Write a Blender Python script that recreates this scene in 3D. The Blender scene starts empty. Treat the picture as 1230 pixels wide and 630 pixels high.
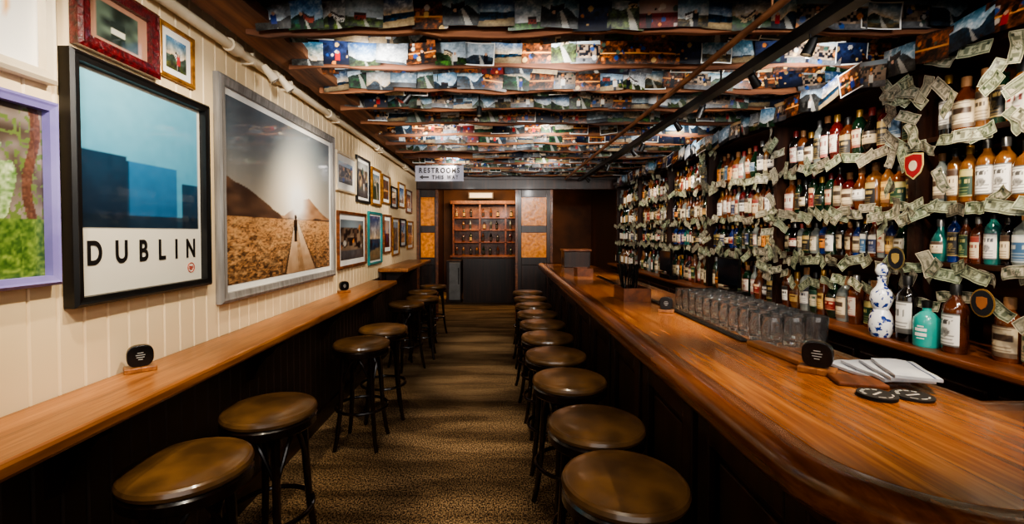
import bpy, math, random
from mathutils import Matrix, Vector
random.seed(7)
R=random.random
def U(a,b): return a+(b-a)*random.random()
def s2l(c):
    return tuple(((x/255.)/12.92 if x/255.<=0.04045 else ((x/255.+0.055)/1.055)**2.4) for x in c)
COL=bpy.context.scene.collection
# ---------------------------------------------------------------- materials
MC={}
def pm(name,c1,c2=None,sc=(6,6,6),rough=0.5,metal=0.0,coat=0.0,bump=0.0,trans=0.0,ior=1.45,emit=None,es=0,detail=4,lo=0.35,hi=0.65,dist=0.0):
    if name in MC: return MC[name]
    m=bpy.data.materials.new(name); m.use_nodes=True
    nt=m.node_tree; b=nt.nodes['Principled BSDF']
    b.inputs['Roughness'].default_value=rough; b.inputs['Metallic'].default_value=metal
    b.inputs['Coat Weight'].default_value=coat; b.inputs['Coat Roughness'].default_value=0.12
    b.inputs['Transmission Weight'].default_value=trans; b.inputs['IOR'].default_value=ior
    l1=s2l(c1)+(1,)
    if c2 is None: c2=tuple(x*0.86 for x in c1)
    l2=s2l(c2)+(1,)
    tc=nt.nodes.new('ShaderNodeTexCoord'); mp=nt.nodes.new('ShaderNodeMapping'); mp.inputs['Scale'].default_value=sc
    nz=nt.nodes.new('ShaderNodeTexNoise'); nz.inputs['Scale'].default_value=1.0; nz.inputs['Detail'].default_value=detail
    nz.inputs['Distortion'].default_value=dist
    cr=nt.nodes.new('ShaderNodeValToRGB'); cr.color_ramp.elements[0].position=lo; cr.color_ramp.elements[1].position=hi
    cr.color_ramp.elements[0].color=l2; cr.color_ramp.elements[1].color=l1
    nt.links.new(tc.outputs['Object'],mp.inputs[0]); nt.links.new(mp.outputs[0],nz.inputs['Vector'])
    nt.links.new(nz.outputs['Fac'],cr.inputs[0]); nt.links.new(cr.outputs[0],b.inputs['Base Color'])
    if bump>0:
        bp=nt.nodes.new('ShaderNodeBump'); bp.inputs['Strength'].default_value=bump; bp.inputs['Distance'].default_value=0.01
        nt.links.new(nz.outputs['Fac'],bp.inputs['Height']); nt.links.new(bp.outputs[0],b.inputs['Normal'])
    if emit:
        b.inputs['Emission Color'].default_value=s2l(emit)+(1,); b.inputs['Emission Strength'].default_value=es
    MC[name]=m; return m
def vcm(name,rough=0.4,coat=0.0,spec=0.5):
    if name in MC: return MC[name]
    m=bpy.data.materials.new(name); m.use_nodes=True; nt=m.node_tree; b=nt.nodes['Principled BSDF']
    a=nt.nodes.new('ShaderNodeVertexColor'); a.layer_name='Col'
    nt.links.new(a.outputs['Color'],b.inputs['Base Color'])
    b.inputs['Roughness'].default_value=rough; b.inputs['Coat Weight'].default_value=coat; b.inputs['Coat Roughness'].default_value=0.03
    b.inputs['Specular IOR Level'].default_value=spec
    MC[name]=m; return m
def woodm(name,cd,cm,cl,rough=0.3,coat=0.3,axis='y',plank=0.0,fine=26,bump=.08):
    if name in MC: return MC[name]
    m=bpy.data.materials.new(name); m.use_nodes=True; nt=m.node_tree; b=nt.nodes['Principled BSDF']
    N=nt.nodes.new; L=nt.links.new
    tc=N('ShaderNodeTexCoord'); mp=N('ShaderNodeMapping')
    lg=1.6 if fine<30 else 5.0
    f={'y':(fine,lg,fine),'z':(fine,fine,lg),'x':(lg,fine,fine)}[axis]; mp.inputs['Scale'].default_value=f
    nz=N('ShaderNodeTexNoise'); nz.inputs['Scale'].default_value=1.0; nz.inputs['Detail'].default_value=8; nz.inputs['Distortion'].default_value=0.3
    mp2=N('ShaderNodeMapping'); mp2.inputs['Scale'].default_value=tuple(x*0.22 for x in f)
    n2=N('ShaderNodeTexNoise'); n2.inputs['Scale'].default_value=1.0; n2.inputs['Detail'].default_value=3; n2.inputs['Distortion'].default_value=.8
    ad=N('ShaderNodeMath'); ad.operation='ADD'; hf=N('ShaderNodeMath'); hf.operation='MULTIPLY'; hf.inputs[1].default_value=0.5
    cr=N('ShaderNodeValToRGB'); e=cr.color_ramp.elements
    lo_,hi_=(.36,.66) if fine<30 else (.26,.74)
    e[0].position=lo_; e[0].color=s2l(cd)+(1,); e[1].position=hi_; e[1].color=s2l(cl)+(1,)
    k=e.new(0.5); k.color=s2l(cm)+(1,)
    L(tc.outputs['Object'],mp.inputs[0]); L(tc.outputs['Object'],mp2.inputs[0]); L(mp.outputs[0],nz.inputs['Vector']); L(mp2.outputs[0],n2.inputs['Vector'])
    L(nz.outputs['Fac'],ad.inputs[0]); L(n2.outputs['Fac'],ad.inputs[1]); L(ad.outputs[0],hf.inputs[0]); L(hf.outputs[0],cr.inputs[0])
    out=cr.outputs[0]
    if plank:
        sx=N('ShaderNodeSeparateXYZ'); L(tc.outputs['Object'],sx.inputs[0])
        dv=N('ShaderNodeMath'); dv.operation='DIVIDE'; dv.inputs[1].default_value=plank; L(sx.outputs['X'],dv.inputs[0])
        fl=N('ShaderNodeMath'); fl.operation='FLOOR'; L(dv.outputs[0],fl.inputs[0])
        wn=N('ShaderNodeTexWhiteNoise'); wn.noise_dimensions='1D'; L(fl.outputs[0],wn.inputs['W'])
        fr=N('ShaderNodeMath'); fr.operation='FRACT'; L(dv.outputs[0],fr.inputs[0])
        gt=N('ShaderNodeMath'); gt.operation='GREATER_THAN'; gt.inputs[1].default_value=.025; L(fr.outputs[0],gt.inputs[0])
        mr=N('ShaderNodeMapRange'); mr.inputs['To Min'].default_value=.80; mr.inputs['To Max'].default_value=1.1; L(wn.outputs['Value'],mr.inputs['Value'])
        m2=N('ShaderNodeMapRange'); m2.inputs['To Min'].default_value=.6; m2.inputs['To Max'].default_value=1.0; L(gt.outputs[0],m2.inputs['Value'])
        mu=N('ShaderNodeMath'); mu.operation='MULTIPLY'; L(mr.outputs[0],mu.inputs[0]); L(m2.outputs[0],mu.inputs[1])
        vm=N('ShaderNodeVectorMath'); vm.operation='SCALE'; L(out,vm.inputs[0]); L(mu.outputs[0],vm.inputs['Scale']); out=vm.outputs[0]
    L(out,b.inputs['Base Color'])
    bp=N('ShaderNodeBump'); bp.inputs['Strength'].default_value=bump; bp.inputs['Distance'].default_value=0.004
    L(nz.outputs['Fac'],bp.inputs['Height']); L(bp.outputs[0],b.inputs['Normal'])
    b.inputs['Roughness'].default_value=rough; b.inputs['Coat Weight'].default_value=coat; b.inputs['Coat Roughness'].default_value=0.12
    MC[name]=m; return m
BARWOOD=woodm('bar_wood',(80,39,14),(142,81,33),(190,126,62),0.26,0.3,'y',.105,80,.012)
LEDGEW=woodm('ledge_wood',(84,45,20),(146,90,44),(188,128,72),0.34,0.18,'y',.125,80,.015)
DARKW=woodm('dark_wood',(18,9,6),(40,20,11),(64,35,20),0.4,0.2,'z')
DARKWY=woodm('dark_wood_y',(20,10,7),(46,24,13),(74,41,24),0.4,0.2,'y')
MIDW=woodm('mid_wood',(60,28,12),(105,56,26),(140,82,42),0.4,0.2,'y')
BEAMW=woodm('beam_wood',(44,24,14),(104,62,38),(150,98,62),0.85,0.0,'x',bump=.4)
BEAMY=woodm('beam_wood_y',(50,27,15),(104,64,38),(150,100,62),0.85,0.0,'y',bump=.4)
STOOLW=pm('stool_wood',(34,19,13),(15,9,7),(20,20,4),0.26,coat=0.5)
LEATHER=pm('leather',(114,81,46),(76,54,31),(7,7,7),0.28,coat=0.35,bump=0.12)
CREAM=pm('cream_paint',(238,215,176),(230,205,162),(3,1,1),0.5)
PANELD=pm('lower_wall_paint',(74,54,41),(50,36,27),(3,2,1),0.5)
BLACK=pm('black_paint',(16,15,15),(10,10,10),rough=0.4)
BLACKP=pm('black_plastic',(14,14,15),(9,9,9),rough=0.25)
WHITE=pm('white_card',(240,238,232),(230,228,222),rough=0.6)
GREYF=pm('grey_frame',(146,143,140),(112,109,106),(40,40,3),0.45)
GOLD=pm('gold_frame',(176,124,52),(120,76,26),(30,30,30),0.35,metal=0.5)
REDF=pm('red_frame',(96,18,24),(40,6,10),(60,60,60),0.3,coat=0.5,bump=0.8)
PURP=pm('lilac_frame',(140,130,190),(118,108,170),rough=0.45)
CREAMF=pm('cream_frame',(230,214,184),(214,196,164),rough=0.5)
METAL=pm('steel',(170,170,170),(140,140,140),rough=0.25,metal=1.0)
AMBER=pm('amber_glass',(222,140,52),(140,76,22),(18,18,18),0.2,emit=(214,120,36),es=0.34,bump=0.4)  # glow of the panes put into the material as emission
GLASS=pm('clear_glass',(255,255,255),(250,252,252),rough=0.01,trans=0.985,ior=1.5)
ARTG=vcm('print_behind_glass',0.4,0.6)
ARTM=vcm('print_paper',0.42,0.0)
ART=ARTM
def carpetm():
    m=bpy.data.materials.new('carpet'); m.use_nodes=True; nt=m.node_tree; b=nt.nodes['Principled BSDF']; N=nt.nodes.new; L=nt.links.new
    tc=N('ShaderNodeTexCoord')
    def nz(sc,det,dist=0):
        mp=N('ShaderNodeMapping'); mp.inputs['Scale'].default_value=sc; n=N('ShaderNodeTexNoise'); n.inputs['Scale'].default_value=1; n.inputs['Detail'].default_value=det; n.inputs['Distortion'].default_value=dist
        L(tc.outputs['Object'],mp.inputs[0]); L(mp.outputs[0],n.inputs['Vector']); return n
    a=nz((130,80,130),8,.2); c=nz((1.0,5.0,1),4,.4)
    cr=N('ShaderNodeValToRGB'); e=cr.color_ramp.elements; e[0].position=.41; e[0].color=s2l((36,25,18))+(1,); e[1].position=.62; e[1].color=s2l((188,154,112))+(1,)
    c2=N('ShaderNodeValToRGB'); e=c2.color_ramp.elements; e[0].position=.38; e[0].color=(.28,.26,.24,1); e[1].position=.62; e[1].color=(1,1,1,1)  # bands of aisle light and stool shade painted into the carpet colour
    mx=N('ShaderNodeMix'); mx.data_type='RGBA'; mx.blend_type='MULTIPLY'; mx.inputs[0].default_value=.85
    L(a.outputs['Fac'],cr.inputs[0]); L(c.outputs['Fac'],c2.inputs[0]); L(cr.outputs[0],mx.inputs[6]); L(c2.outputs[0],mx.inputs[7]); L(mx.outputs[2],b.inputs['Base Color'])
    b.inputs['Roughness'].default_value=.95; b.inputs['Specular IOR Level'].default_value=.1
    bp=N('ShaderNodeBump'); bp.inputs['Strength'].default_value=.35; bp.inputs['Distance'].default_value=.008; L(a.outputs['Fac'],bp.inputs['Height']); L(bp.outputs[0],b.inputs['Normal'])
    return m
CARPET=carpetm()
# ---------------------------------------------------------------- mesh helpers
class MB:
    def __init__(s): s.v=[];s.f=[];s.m=[];s.mats=[]
    def mi(s,mat):
        if mat not in s.mats: s.mats.append(mat)
        return s.mats.index(mat)
    def add(s,vs,fs,mat,mx=None):
        o=len(s.v); k=s.mi(mat)
        for p in vs:
            p=Vector(p)
            if mx is not None: p=mx@p
            s.v.append(tuple(p))
        for f in fs: s.f.append(tuple(i+o for i in f)); s.m.append(k)
        return s
    def box(s,x0,x1,y0,y1,z0,z1,mat,mx=None):
        vs=[(x,y,z) for z in (z0,z1) for y in (y0,y1) for x in (x0,x1)]
        fs=[(0,2,3,1),(4,5,7,6),(0,1,5,4),(2,6,7,3),(0,4,6,2),(1,3,7,5)]
        return s.add(vs,fs,mat,mx)
    def cyl(s,p0,p1,r0,mat,r1=None,n=12):
        if r1 is None:r1=r0
        return s.tube([p0,p1],[r0,r1],mat,n)
    def tube(s,pts,r,mat,n=10,closed=False):
        pts=[Vector(p) for p in pts]; N=len(pts)
        if not isinstance(r,(list,tuple)): r=[r]*N
        vs=[];fs=[]
        prev=None
        for i,p in enumerate(pts):
            if closed: t=(pts[(i+1)%N]-pts[i-1]).normalized()
            else: t=(pts[min(i+1,N-1)]-pts[max(i-1,0)]).normalized()
            if prev is None:
                a=Vector((0,0,1)) if abs(t.z)<0.9 else Vector((1,0,0))
                u=t.cross(a).normalized()
            else: u=(prev-t*prev.dot(t)).normalized()
            prev=u; w=t.cross(u)
            for k in range(n):
                an=2*math.pi*k/n
                vs.append(tuple(p+(u*math.cos(an)+w*math.sin(an))*r[i]))
        rng=N if closed else N-1
        for i in range(rng):
            j=(i+1)%N
            for k in range(n):
                fs.append((i*n+k,i*n+(k+1)%n,j*n+(k+1)%n,j*n+k))
        if not closed:
            fs.append(tuple(range(n))[::-1]); fs.append(tuple((N-1)*n+k for k in range(n)))
        return s.add(vs,fs,mat)
    def lathe(s,prof,mat,n=20,mx=None):
        vs=[];fs=[]
        for (r,z) in prof:
            for k in range(n):
                a=2*math.pi*k/n; vs.append((r*math.cos(a),r*math.sin(a),z))
        P=len(prof)
        for i in range(P-1):
            for k in range(n):
                fs.append((i*n+k,i*n+(k+1)%n,(i+1)*n+(k+1)%n,(i+1)*n+k))
        if prof[0][0]>1e-5: fs.append(tuple(range(n))[::-1])
        if prof[-1][0]>1e-5: fs.append(tuple((P-1)*n+k for k in range(n)))
        return s.add(vs,fs,mat,mx)
    def mesh(s,name,smooth=False):
        me=bpy.data.meshes.new(name); me.from_pydata(s.v,[],s.f)
        for m in s.mats: me.materials.append(m)
        me.polygons.foreach_set('material_index',s.m)
        if smooth:
            me.polygons.foreach_set('use_smooth',[True]*len(me.polygons))
            try: me.set_sharp_from_angle(angle=math.radians(35))
            except Exception: pass
        me.update(); return me
def ob(name,me,par=None,loc=(0,0,0),rot=(0,0,0),label=None,cat=None,group=None,kind=None,bevel=0):
    o=bpy.data.objects.new(name,me); COL.objects.link(o)
    o.location=loc; o.rotation_euler=rot
    if par: o.parent=par
    if label:o['label']=label
    if cat:o['category']=cat
    if group:o['group']=group
    if kind:o['kind']=kind
    if bevel:
        b=o.modifiers.new('bevel','BEVEL'); b.width=bevel; b.segments=2; b.limit_method='ANGLE'
    return o
def empty(name,loc,rot=(0,0,0),**k):
    return ob(name,None,None,loc,rot,**k)
def boxo(name,x0,x1,y0,y1,z0,z1,mat,par=None,bevel=0,**k):
    return ob(name,MB().box(x0,x1,y0,y1,z0,z1,mat).mesh(name),par,bevel=bevel,**k)
def put_text(s,width,height,mat,par,loc,bold=.0,gapf=.18):
    raw=[]
    for ch in s:
        if ch==' ': raw.append(None); continue
        c=bpy.data.curves.new('txt','FONT'); c.body=ch; c.size=1; c.extrude=.01; c.offset=bold
        o=bpy.data.objects.new('txt',c); COL.objects.link(o)
        bpy.context.view_layer.update()
        dg=bpy.context.evaluated_depsgraph_get()
        me=bpy.data.meshes.new_from_object(o.evaluated_get(dg)); bpy.data.objects.remove(o)
        xs=[v.co.x for v in me.vertices]; ysv=[v.co.y for v in me.vertices]
        raw.append((me,min(xs),max(xs),min(ysv),max(ysv)))
    tw=sum((.35 if r_ is None else r_[2]-r_[1]) for r_ in raw)
    n=len(s); sx=width*(1-gapf)/tw; gap=width*gapf/(n-1)
    x=-width/2
    for ch,r_ in zip(s,raw):
        if r_ is None: x+=.35*sx+gap; continue
        me,a,b,c,d=r_
        me.transform(Matrix.Translation((-a,-c,0))); me.transform(Matrix.Diagonal((sx,height/(d-c),.06,1))); me.transform(Matrix.Rotation(math.pi/2,4,'X'))
        me.materials.clear(); me.materials.append(mat)
        ob('letter',me,par,(loc[0]+x,loc[1],loc[2]-height/2))
        x+=(b-a)*sx+gap
def art(name,w,h,nx,ny,fn,mat=None,bend=None):
    me=bpy.data.meshes.new(name); vs=[];fs=[];cs=[]
    for j in range(ny+1):
        for i in range(nx+1):
            u=i/nx;v=j/ny; x=(u-.5)*w; z=(v-.5)*h; y=0
            if bend: x,y,z=bend(u,v,x,z)
            vs.append((x,y,z)); c=fn(u,v); c=tuple(min(255,max(0,q)) for q in c); cs+=list(s2l(c))+[1.0]
    for j in range(ny):
        for i in range(nx):
            a=j*(nx+1)+i; fs.append((a,a+1,a+nx+2,a+nx+1))
    me.from_pydata(vs,[],fs); me.materials.append(mat or ART)
    ca=me.color_attributes.new('Col','FLOAT_COLOR','POINT'); ca.data.foreach_set('color',cs)
    me.polygons.foreach_set('use_smooth',[True]*len(me.polygons))
    me.update(); return me
def merged(name,items):
    vs=[];fs=[];cs=[]
    for me,mx in items:
        o=len(vs); vs+=[tuple(mx@v.co) for v in me.vertices]; fs+=[tuple(k+o for k in p.vertices) for p in me.polygons]
        buf=[0.0]*(4*len(me.vertices)); me.color_attributes['Col'].data.foreach_get('color',buf); cs+=buf
    me=bpy.data.meshes.new(name); me.from_pydata(vs,[],fs); me.materials.append(ARTM); ca=me.color_attributes.new('Col','FLOAT_COLOR','POINT'); ca.data.foreach_set('color',cs)
    return me
def mix(a,b,t):
    t=min(1,max(0,t)); return tuple(a[i]*(1-t)+b[i]*t for i in range(3))
def vnoise(seed):
    rr=random.Random(seed); g=[[rr.random() for _ in range(40)] for _ in range(40)]
    def f(x,y):
        x=abs(x)%38;y=abs(y)%38;i=int(x);j=int(y);a=x-i;b=y-j;a=a*a*(3-2*a);b=b*b*(3-2*b)
        return (g[i][j]*(1-a)+g[i+1][j]*a)*(1-b)+(g[i][j+1]*(1-a)+g[i+1][j+1]*a)*b
    return f
def scene_fn(seed,kind=None,border=False):
    rr=random.Random(seed); n=vnoise(seed); k=kind or rr.choice(['land','land','land','land','land','sea','sea','sea','street','street','pub','pub','sky','night','red','land'])
    hz=rr.uniform(.3,.62)
    skyt=rr.choice([(34,95,172),(70,138,192),(100,136,168),(28,68,142),(168,190,206),(44,112,150),(90,98,110),(120,150,176)]); skyb=rr.choice([(206,224,236),(234,236,232),(164,196,222),(242,206,158),(150,172,186)])
    gr=rr.choice([(68,124,36),(98,118,48),(78,98,52),(130,108,60),(32,88,46),(40,58,76),(84,84,80)])
    hx=rr.uniform(.15,.75); hw=rr.uniform(.10,.2); hc=rr.choice([(244,244,240),(20,22,30),(150,60,44),(220,196,156)]); hasb=rr.random()<.6
    px=rr.uniform(.25,.75); hasp=rr.random()<.5; pc=rr.choice([(180,24,24),(16,18,26),(22,48,124),(230,224,212)])
    blobs=[(rr.random(),rr.random()*.85,rr.uniform(.03,.08),rr.choice([(250,146,48),(255,210,130),(26,74,156),(236,230,220),(8,8,12),(60,90,80)])) for _ in range(8)]
    vig=rr.uniform(.1,.6)
    def f(u,v):
        if border and (u<.045 or u>.955 or v<.06 or v>.94): return (240,240,235)
        m=.55*n(u*8,v*7)+.45*n(u*26+3,v*22)
        if k in('land','sea','sky'):
            h=hz+(n(u*3,9)-.5)*(.5 if k=='land' else .04)
            h2=hz-.12+(n(u*4+9,3)-.5)*.2
            if k=='sky': h-=.2;h2-=.2
            if v>h: c=mix(skyb,skyt,(v-h)/(1-h)); c=mix(c,(246,248,252),max(0,m-.5)*2.2); c=mix(c,tuple(x*.55 for x in skyt),max(0,.45-m)*1.4)
            else:
                base=gr if k!='sea' else (24,86,128)
                if v>h2 and k=='land': c=mix(mix(base,skyt,.45),tuple(x*.3 for x in base),m*1.2)
                else: c=mix(base,tuple(x*.15 for x in base),(m-.2)*1.8)
                if k=='sea' and v<.2+.1*u: c=mix((198,172,126),(110,92,68),m)
                if k=='land' and abs(u-.5-(h-v)*.3)<.02+(h-v)*.13: c=mix(c,(196,192,182),.8)
            if hasb and abs(u-hx)<hw and h-.06<v<h+.17: 
                c=hc if v<h+.09 else (56,44,44)
                if v<h+.05 and n(u*40,v*30)>.6: c=(16,16,20)
        elif k=='street':
            c=mix((74,58,48),(194,168,140),n(int(u*7)*1.7,int(v*5)*2.3))
            if v<.25: c=mix((130,130,132),(60,60,64),m)
            if v>.82: c=skyb
            if .3<v<.8 and n(int(u*14)*3.1,int(v*9)*1.3)>.55: c=(16,18,26)
        elif k=='pub':
            c=mix((14,7,5),(210,110,40),(m-.25)*1.4)
            if abs(v-.45)<.03: c=(236,160,84)
        elif k=='night':
            c=mix((8,12,30),(44,62,110),v*m*2)
        else:
            c=mix((150,24,22),(40,10,10),m)
            if v>.5: c=mix(c,(216,204,190),.8)
        if k in('street','pub','red','night'):
            for(bx,by,br,bc) in blobs:
                d=((u-bx)**2+((v-by)*.7)**2)**.5
                if d<br: c=mix(c,bc,.85)
        if hasp and k!='sky':
            if ((u-px)/.045)**2+((v-.52)/.065)**2<1: c=(206,160,130)
            elif abs(u-px)<.075 and .18<v<.47: c=pc
            elif abs(u-px)<.05 and v<=.18: c=(20,22,32)
        return mix(c,(0,0,0),vig*((u-.5)**2+(v-.5)**2)*2)
    return f
# ---------------------------------------------------------------- room
WX=-1.4; CZ=2.58; YP=7.6
WALLB=pm('back_wall',(88,54,32),(56,33,20),(2,2,2),0.7)
m=MB(); y=-2.0; bw=0.09
while y<YP:
    y1=min(y+bw,YP)
    m.add([(WX-.006,y,.98),(WX,y+.006,.98),(WX,y1-.006,.98),(WX-.006,y1,.98),(WX-.006,y,CZ),(WX,y+.006,CZ),(WX,y1-.006,CZ),(WX-.006,y1,CZ)],[(0,1,5,4),(1,2,6,5),(2,3,7,6)],CREAM)
    m.add([(WX-.008,y,0),(WX,y+.008,0),(WX,y1-.008,0),(WX-.008,y1,0),(WX-.008,y,.98),(WX,y+.008,.98),(WX,y1-.008,.98),(WX-.008,y1,.98)],[(0,1,5,4),(1,2,6,5),(2,3,7,6)],PANELD)
    y=y1
m.box(WX-.1,WX-.009,-2,YP,0,CZ,CREAM)
m.box(WX-.1,WX-.009,YP,11.4,0,CZ,DARKW)
ob('wall_left',m.mesh('wall_left'),kind='structure')
boxo('baseboard_left',WX,WX+.02,-2,YP,0,.12,DARKWY,kind='structure')
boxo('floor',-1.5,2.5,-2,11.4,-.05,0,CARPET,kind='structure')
CEILM=pm('ceiling_boards',(28,17,11),(14,9,6),(2,20,2),0.8)
boxo('ceiling',-1.5,2.5,-2,11.4,CZ,CZ+.06,CEILM,kind='structure')
boxo('wall_right',2.3,2.4,-2,11.4,0,CZ,DARKW,kind='structure')
boxo('wall_back',-1.4,2.3,11.3,11.4,0,CZ,WALLB,kind='structure')
ys=[]; y=0.82; t=1
while y<7.5:
    w=U(.028,.042)
    mb=MB(); n=34; vs=[];fs=[]
    ph=U(0,6); sl=U(-.05,.05)
    for i in range(n+1):
        x=-1.2+i*(3.5/n); dz=.009*math.sin(i*.7+ph)+U(-.008,.008); dy=.014*math.sin(i*.4+ph)+sl*(i/n-.5)+U(-.003,.003); ww=w*U(.8,1.2)
        vs+=[(x,y+dy-ww/2,2.431+dz),(x,y+dy+ww/2,2.433+dz),(x,y+dy+ww/2,CZ-.001),(x,y+dy-ww/2,CZ-.001)]
    for i in range(n):
        a=i*4
        for k in range(4): fs.append((a+k,a+(k+1)%4,a+4+(k+1)%4,a+4+k))
    fs+= [(3,2,1,0),(n*4,n*4+1,n*4+2,n*4+3)]
    mb.add(vs,fs,BEAMW); ob('trim_%d'%t,mb.mesh('beam'),kind='structure',bevel=.004); t+=1
    ys.append(y); y+=.44
mb=MB(); vs=[];fs=[]
for i in range(61):
    y=-1.5+i*(9.05/60); a=U(-.018,.018)
    vs+=[(-1.28+U(-.006,.006),y,2.465+U(-.004,.004)),(-1.06+a,y,2.46+U(-.004,.004)),(-1.06+a,y,2.51),(-1.28,y,2.51)]
for i in range(60):
    a=i*4
    for k in range(4): fs.append((a+k,a+4+k,a+4+(k+1)%4,a+(k+1)%4))
mb.add(vs,fs,BEAMY); ob('trim_%d'%t,mb.mesh('board'),kind='structure'); t+=1
boxo('trim_%d'%t,-1.4,2.3,YP,YP+.14,2.23,2.40,DARKW,kind='structure',bevel=.008); t+=1
boxo('wall_partition',-1.4,2.3,YP+.02,YP+.12,2.40,CZ,DARKW,kind='structure')
def partition(x0,x1,label):
    r=empty('partition_panel',((x0+x1)/2,YP+.05,0),label=label,cat='partition')
    w=(x1-x0)/2; sx=w*.30
    m=MB()
    m.box(-w,-w+sx,-.04,.04,0,2.225,DARKW); m.box(w-sx,w,-.04,.04,0,2.225,DARKW)
    for a,b in((0,.15),(.95,1.08),(1.50,1.62),(2.1,2.225)): m.box(-w+sx,w-sx,-.035,.035,a,b,DARKW)
    m.box(-w+sx,w-sx,-.012,.012,.15,.95,DARKW)
    m.box(-w-.015,-w+.03,-.055,-.04,0,2.225,MIDW); m.box(w-.03,w+.015,-.055,-.04,0,2.225,MIDW)
    ob('frame',m.mesh('pframe'),r,bevel=.004)
    for a,b in((1.08,1.50),(1.62,2.1)):
        ob('glass_pane',MB().box(-w+sx,w-sx,-.008,.008,a,b,AMBER).mesh('pane'),r)
partition(-1.385,-1.05,'dark wood partition panel with two amber textured glass panes')
partition(.28,.887,'dark wood partition panel with two amber textured glass panes beside the bar')
# back room
r=empty('shelf_cabinet',(-.2,11.0,0),label='tall wooden back cabinet with open shelves of bottles',cat='cabinet')
m=MB(); m.box(-.95,.95,-.02,.28,.0,.9,DARKW); m.box(-1.0,1.0,-.08,.28,.9,.95,MIDW); ob('base',m.mesh('b'),r)
m=MB(); m.box(-.95,.95,.24,.28,.95,2.2,MIDW)
for x in(-.95,-.3,.33,.91): m.box(x,x+.04,.0,.24,.95,2.2,MIDW)
m.box(-1,1,-.03,.28,2.2,2.28,MIDW); ob('shelf_frame',m.mesh('b'),r)
for z in(1.25,1.55,1.85):
    ob('shelf',MB().box(-.93,.93,.0,.24,z,z+.025,MIDW).mesh('s'),r)
for i in range(4):
    ob('door',MB().box(-.93+i*.47,-.93+i*.47+.45,-.04,-.02,.05,.86,DARKW).mesh('d'),r,bevel=.01)
LAMPW=pm('lit_sign',(200,194,184),(190,184,174),emit=(255,235,205),es=.2)
r=empty('light_box',(-.45,10.9,2.40),label='small pale lit box lamp fixed above the back cabinet',cat='lamp')
ob('housing',MB().box(-.30,.30,-.03,.06,-.08,.08,BLACK).mesh('h'),r); ob('diffuser',MB().box(-.27,.27,-.045,-.03,-.055,.055,LAMPW).mesh('h'),r)
r=empty('refrigerator',(-.98,9.6,0),label='small grey undercounter refrigerator in the back room',cat='refrigerator')
GREYW=pm('fridge_grey',(130,128,124),(110,108,104),rough=.5)
ob('body',MB().box(-.16,.16,0,.5,0,.9,DARKW).mesh('h'),r,bevel=.01); ob('door',MB().box(-.10,.14,-.03,0,.06,.86,GREYW).mesh('h'),r,bevel=.01)
ob('handle',MB().cyl((.11,-.05,.4),(.11,-.05,.75),.01,METAL).mesh('h'),r)
r=empty('service_counter',(-.1,9.6,0),label='dark wood service counter in the back room',cat='counter')
ob('body',MB().box(-.68,.5,0,.5,0,.95,DARKW).mesh('h'),r); ob('top',MB().box(-.71,.53,-.04,.52,.95,.99,MIDW).mesh('h'),r,bevel=.01)
# ---------------------------------------------------------------- ledge
m=MB()
prof=[(0,0),(.21,0),(.21,-.03),(.17,-.05),(.14,-.09),(.11,-.11),(.07,-.16),(.05,-.22),(0,-.24)]
vs=[(x,-.02,z) for x,z in prof]+[(x,.02,z) for x,z in prof]; n=len(prof)
fs=[tuple(range(n)),tuple(range(2*n-1,n-1,-1))]+[(i,i+n,(i+1)%n+n,(i+1)%n) for i in range(n)]
m.add(vs,fs,DARKW); bm=m.mesh('bracket')
def ledge(y0,y1,z,xf,br,l):
    r=empty('wall_counter',(0,0,0),label=l,cat='counter')
    ob('top',MB().box(WX+.001,xf,y0,y1,z-.046,z,LEDGEW).mesh('top'),r,bevel=.012)
    ob('rail',MB().box(WX+.021,WX+.045,y0,y1,z-.126,z-.046,DARKWY).mesh('rail'),r)
    for y in br: ob('bracket',bm,r,(WX+.045,y,z-.046))
ledge(-1.5,4.85,.986,-1.105,(.5,1.34,2.4,3.4,4.4),'long honey brown wooden drinks ledge fixed to the panelled wall')
ledge(5.15,6.9,1.09,-1.05,(5.4,6.5),'shorter raised wooden drinks ledge on the panelled wall')
r=empty('wall_pipe',(0,0,0),label='cream painted conduit pipe running along the wall top',cat='pipe')
ob('pipe',MB().cyl((-1.35,-1.5,2.44),(-1.35,7.5,2.44),.024,CREAMF).mesh('p',True),r)
for y in(2.3,2.75,3.6,5,6.4):
    ob('coupling',MB().cyl((-1.35,y-.04,2.44),(-1.35,y+.04,2.44),.034,CREAMF).mesh('p',True),r)
    ob('clamp',MB().box(-1.4,-1.33,y+.15,y+.17,2.41,2.47,CREAMF).mesh('p'),r)
for y in(2.5,2.68):
    r=empty('spotlight',(-1.30,y,2.40),label='small cream spotlight head mounted on the wall pipe',cat='lamp')
    ob('lamp_shade',MB().cyl((0,0,.02),(.05,.03,-.05),.018,CREAMF,.028).mesh('h',True),r)
    ob('bulb',MB().cyl((.046,.028,-.044),(.052,.031,-.053),.02,METAL).mesh('h',True),r)
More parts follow.
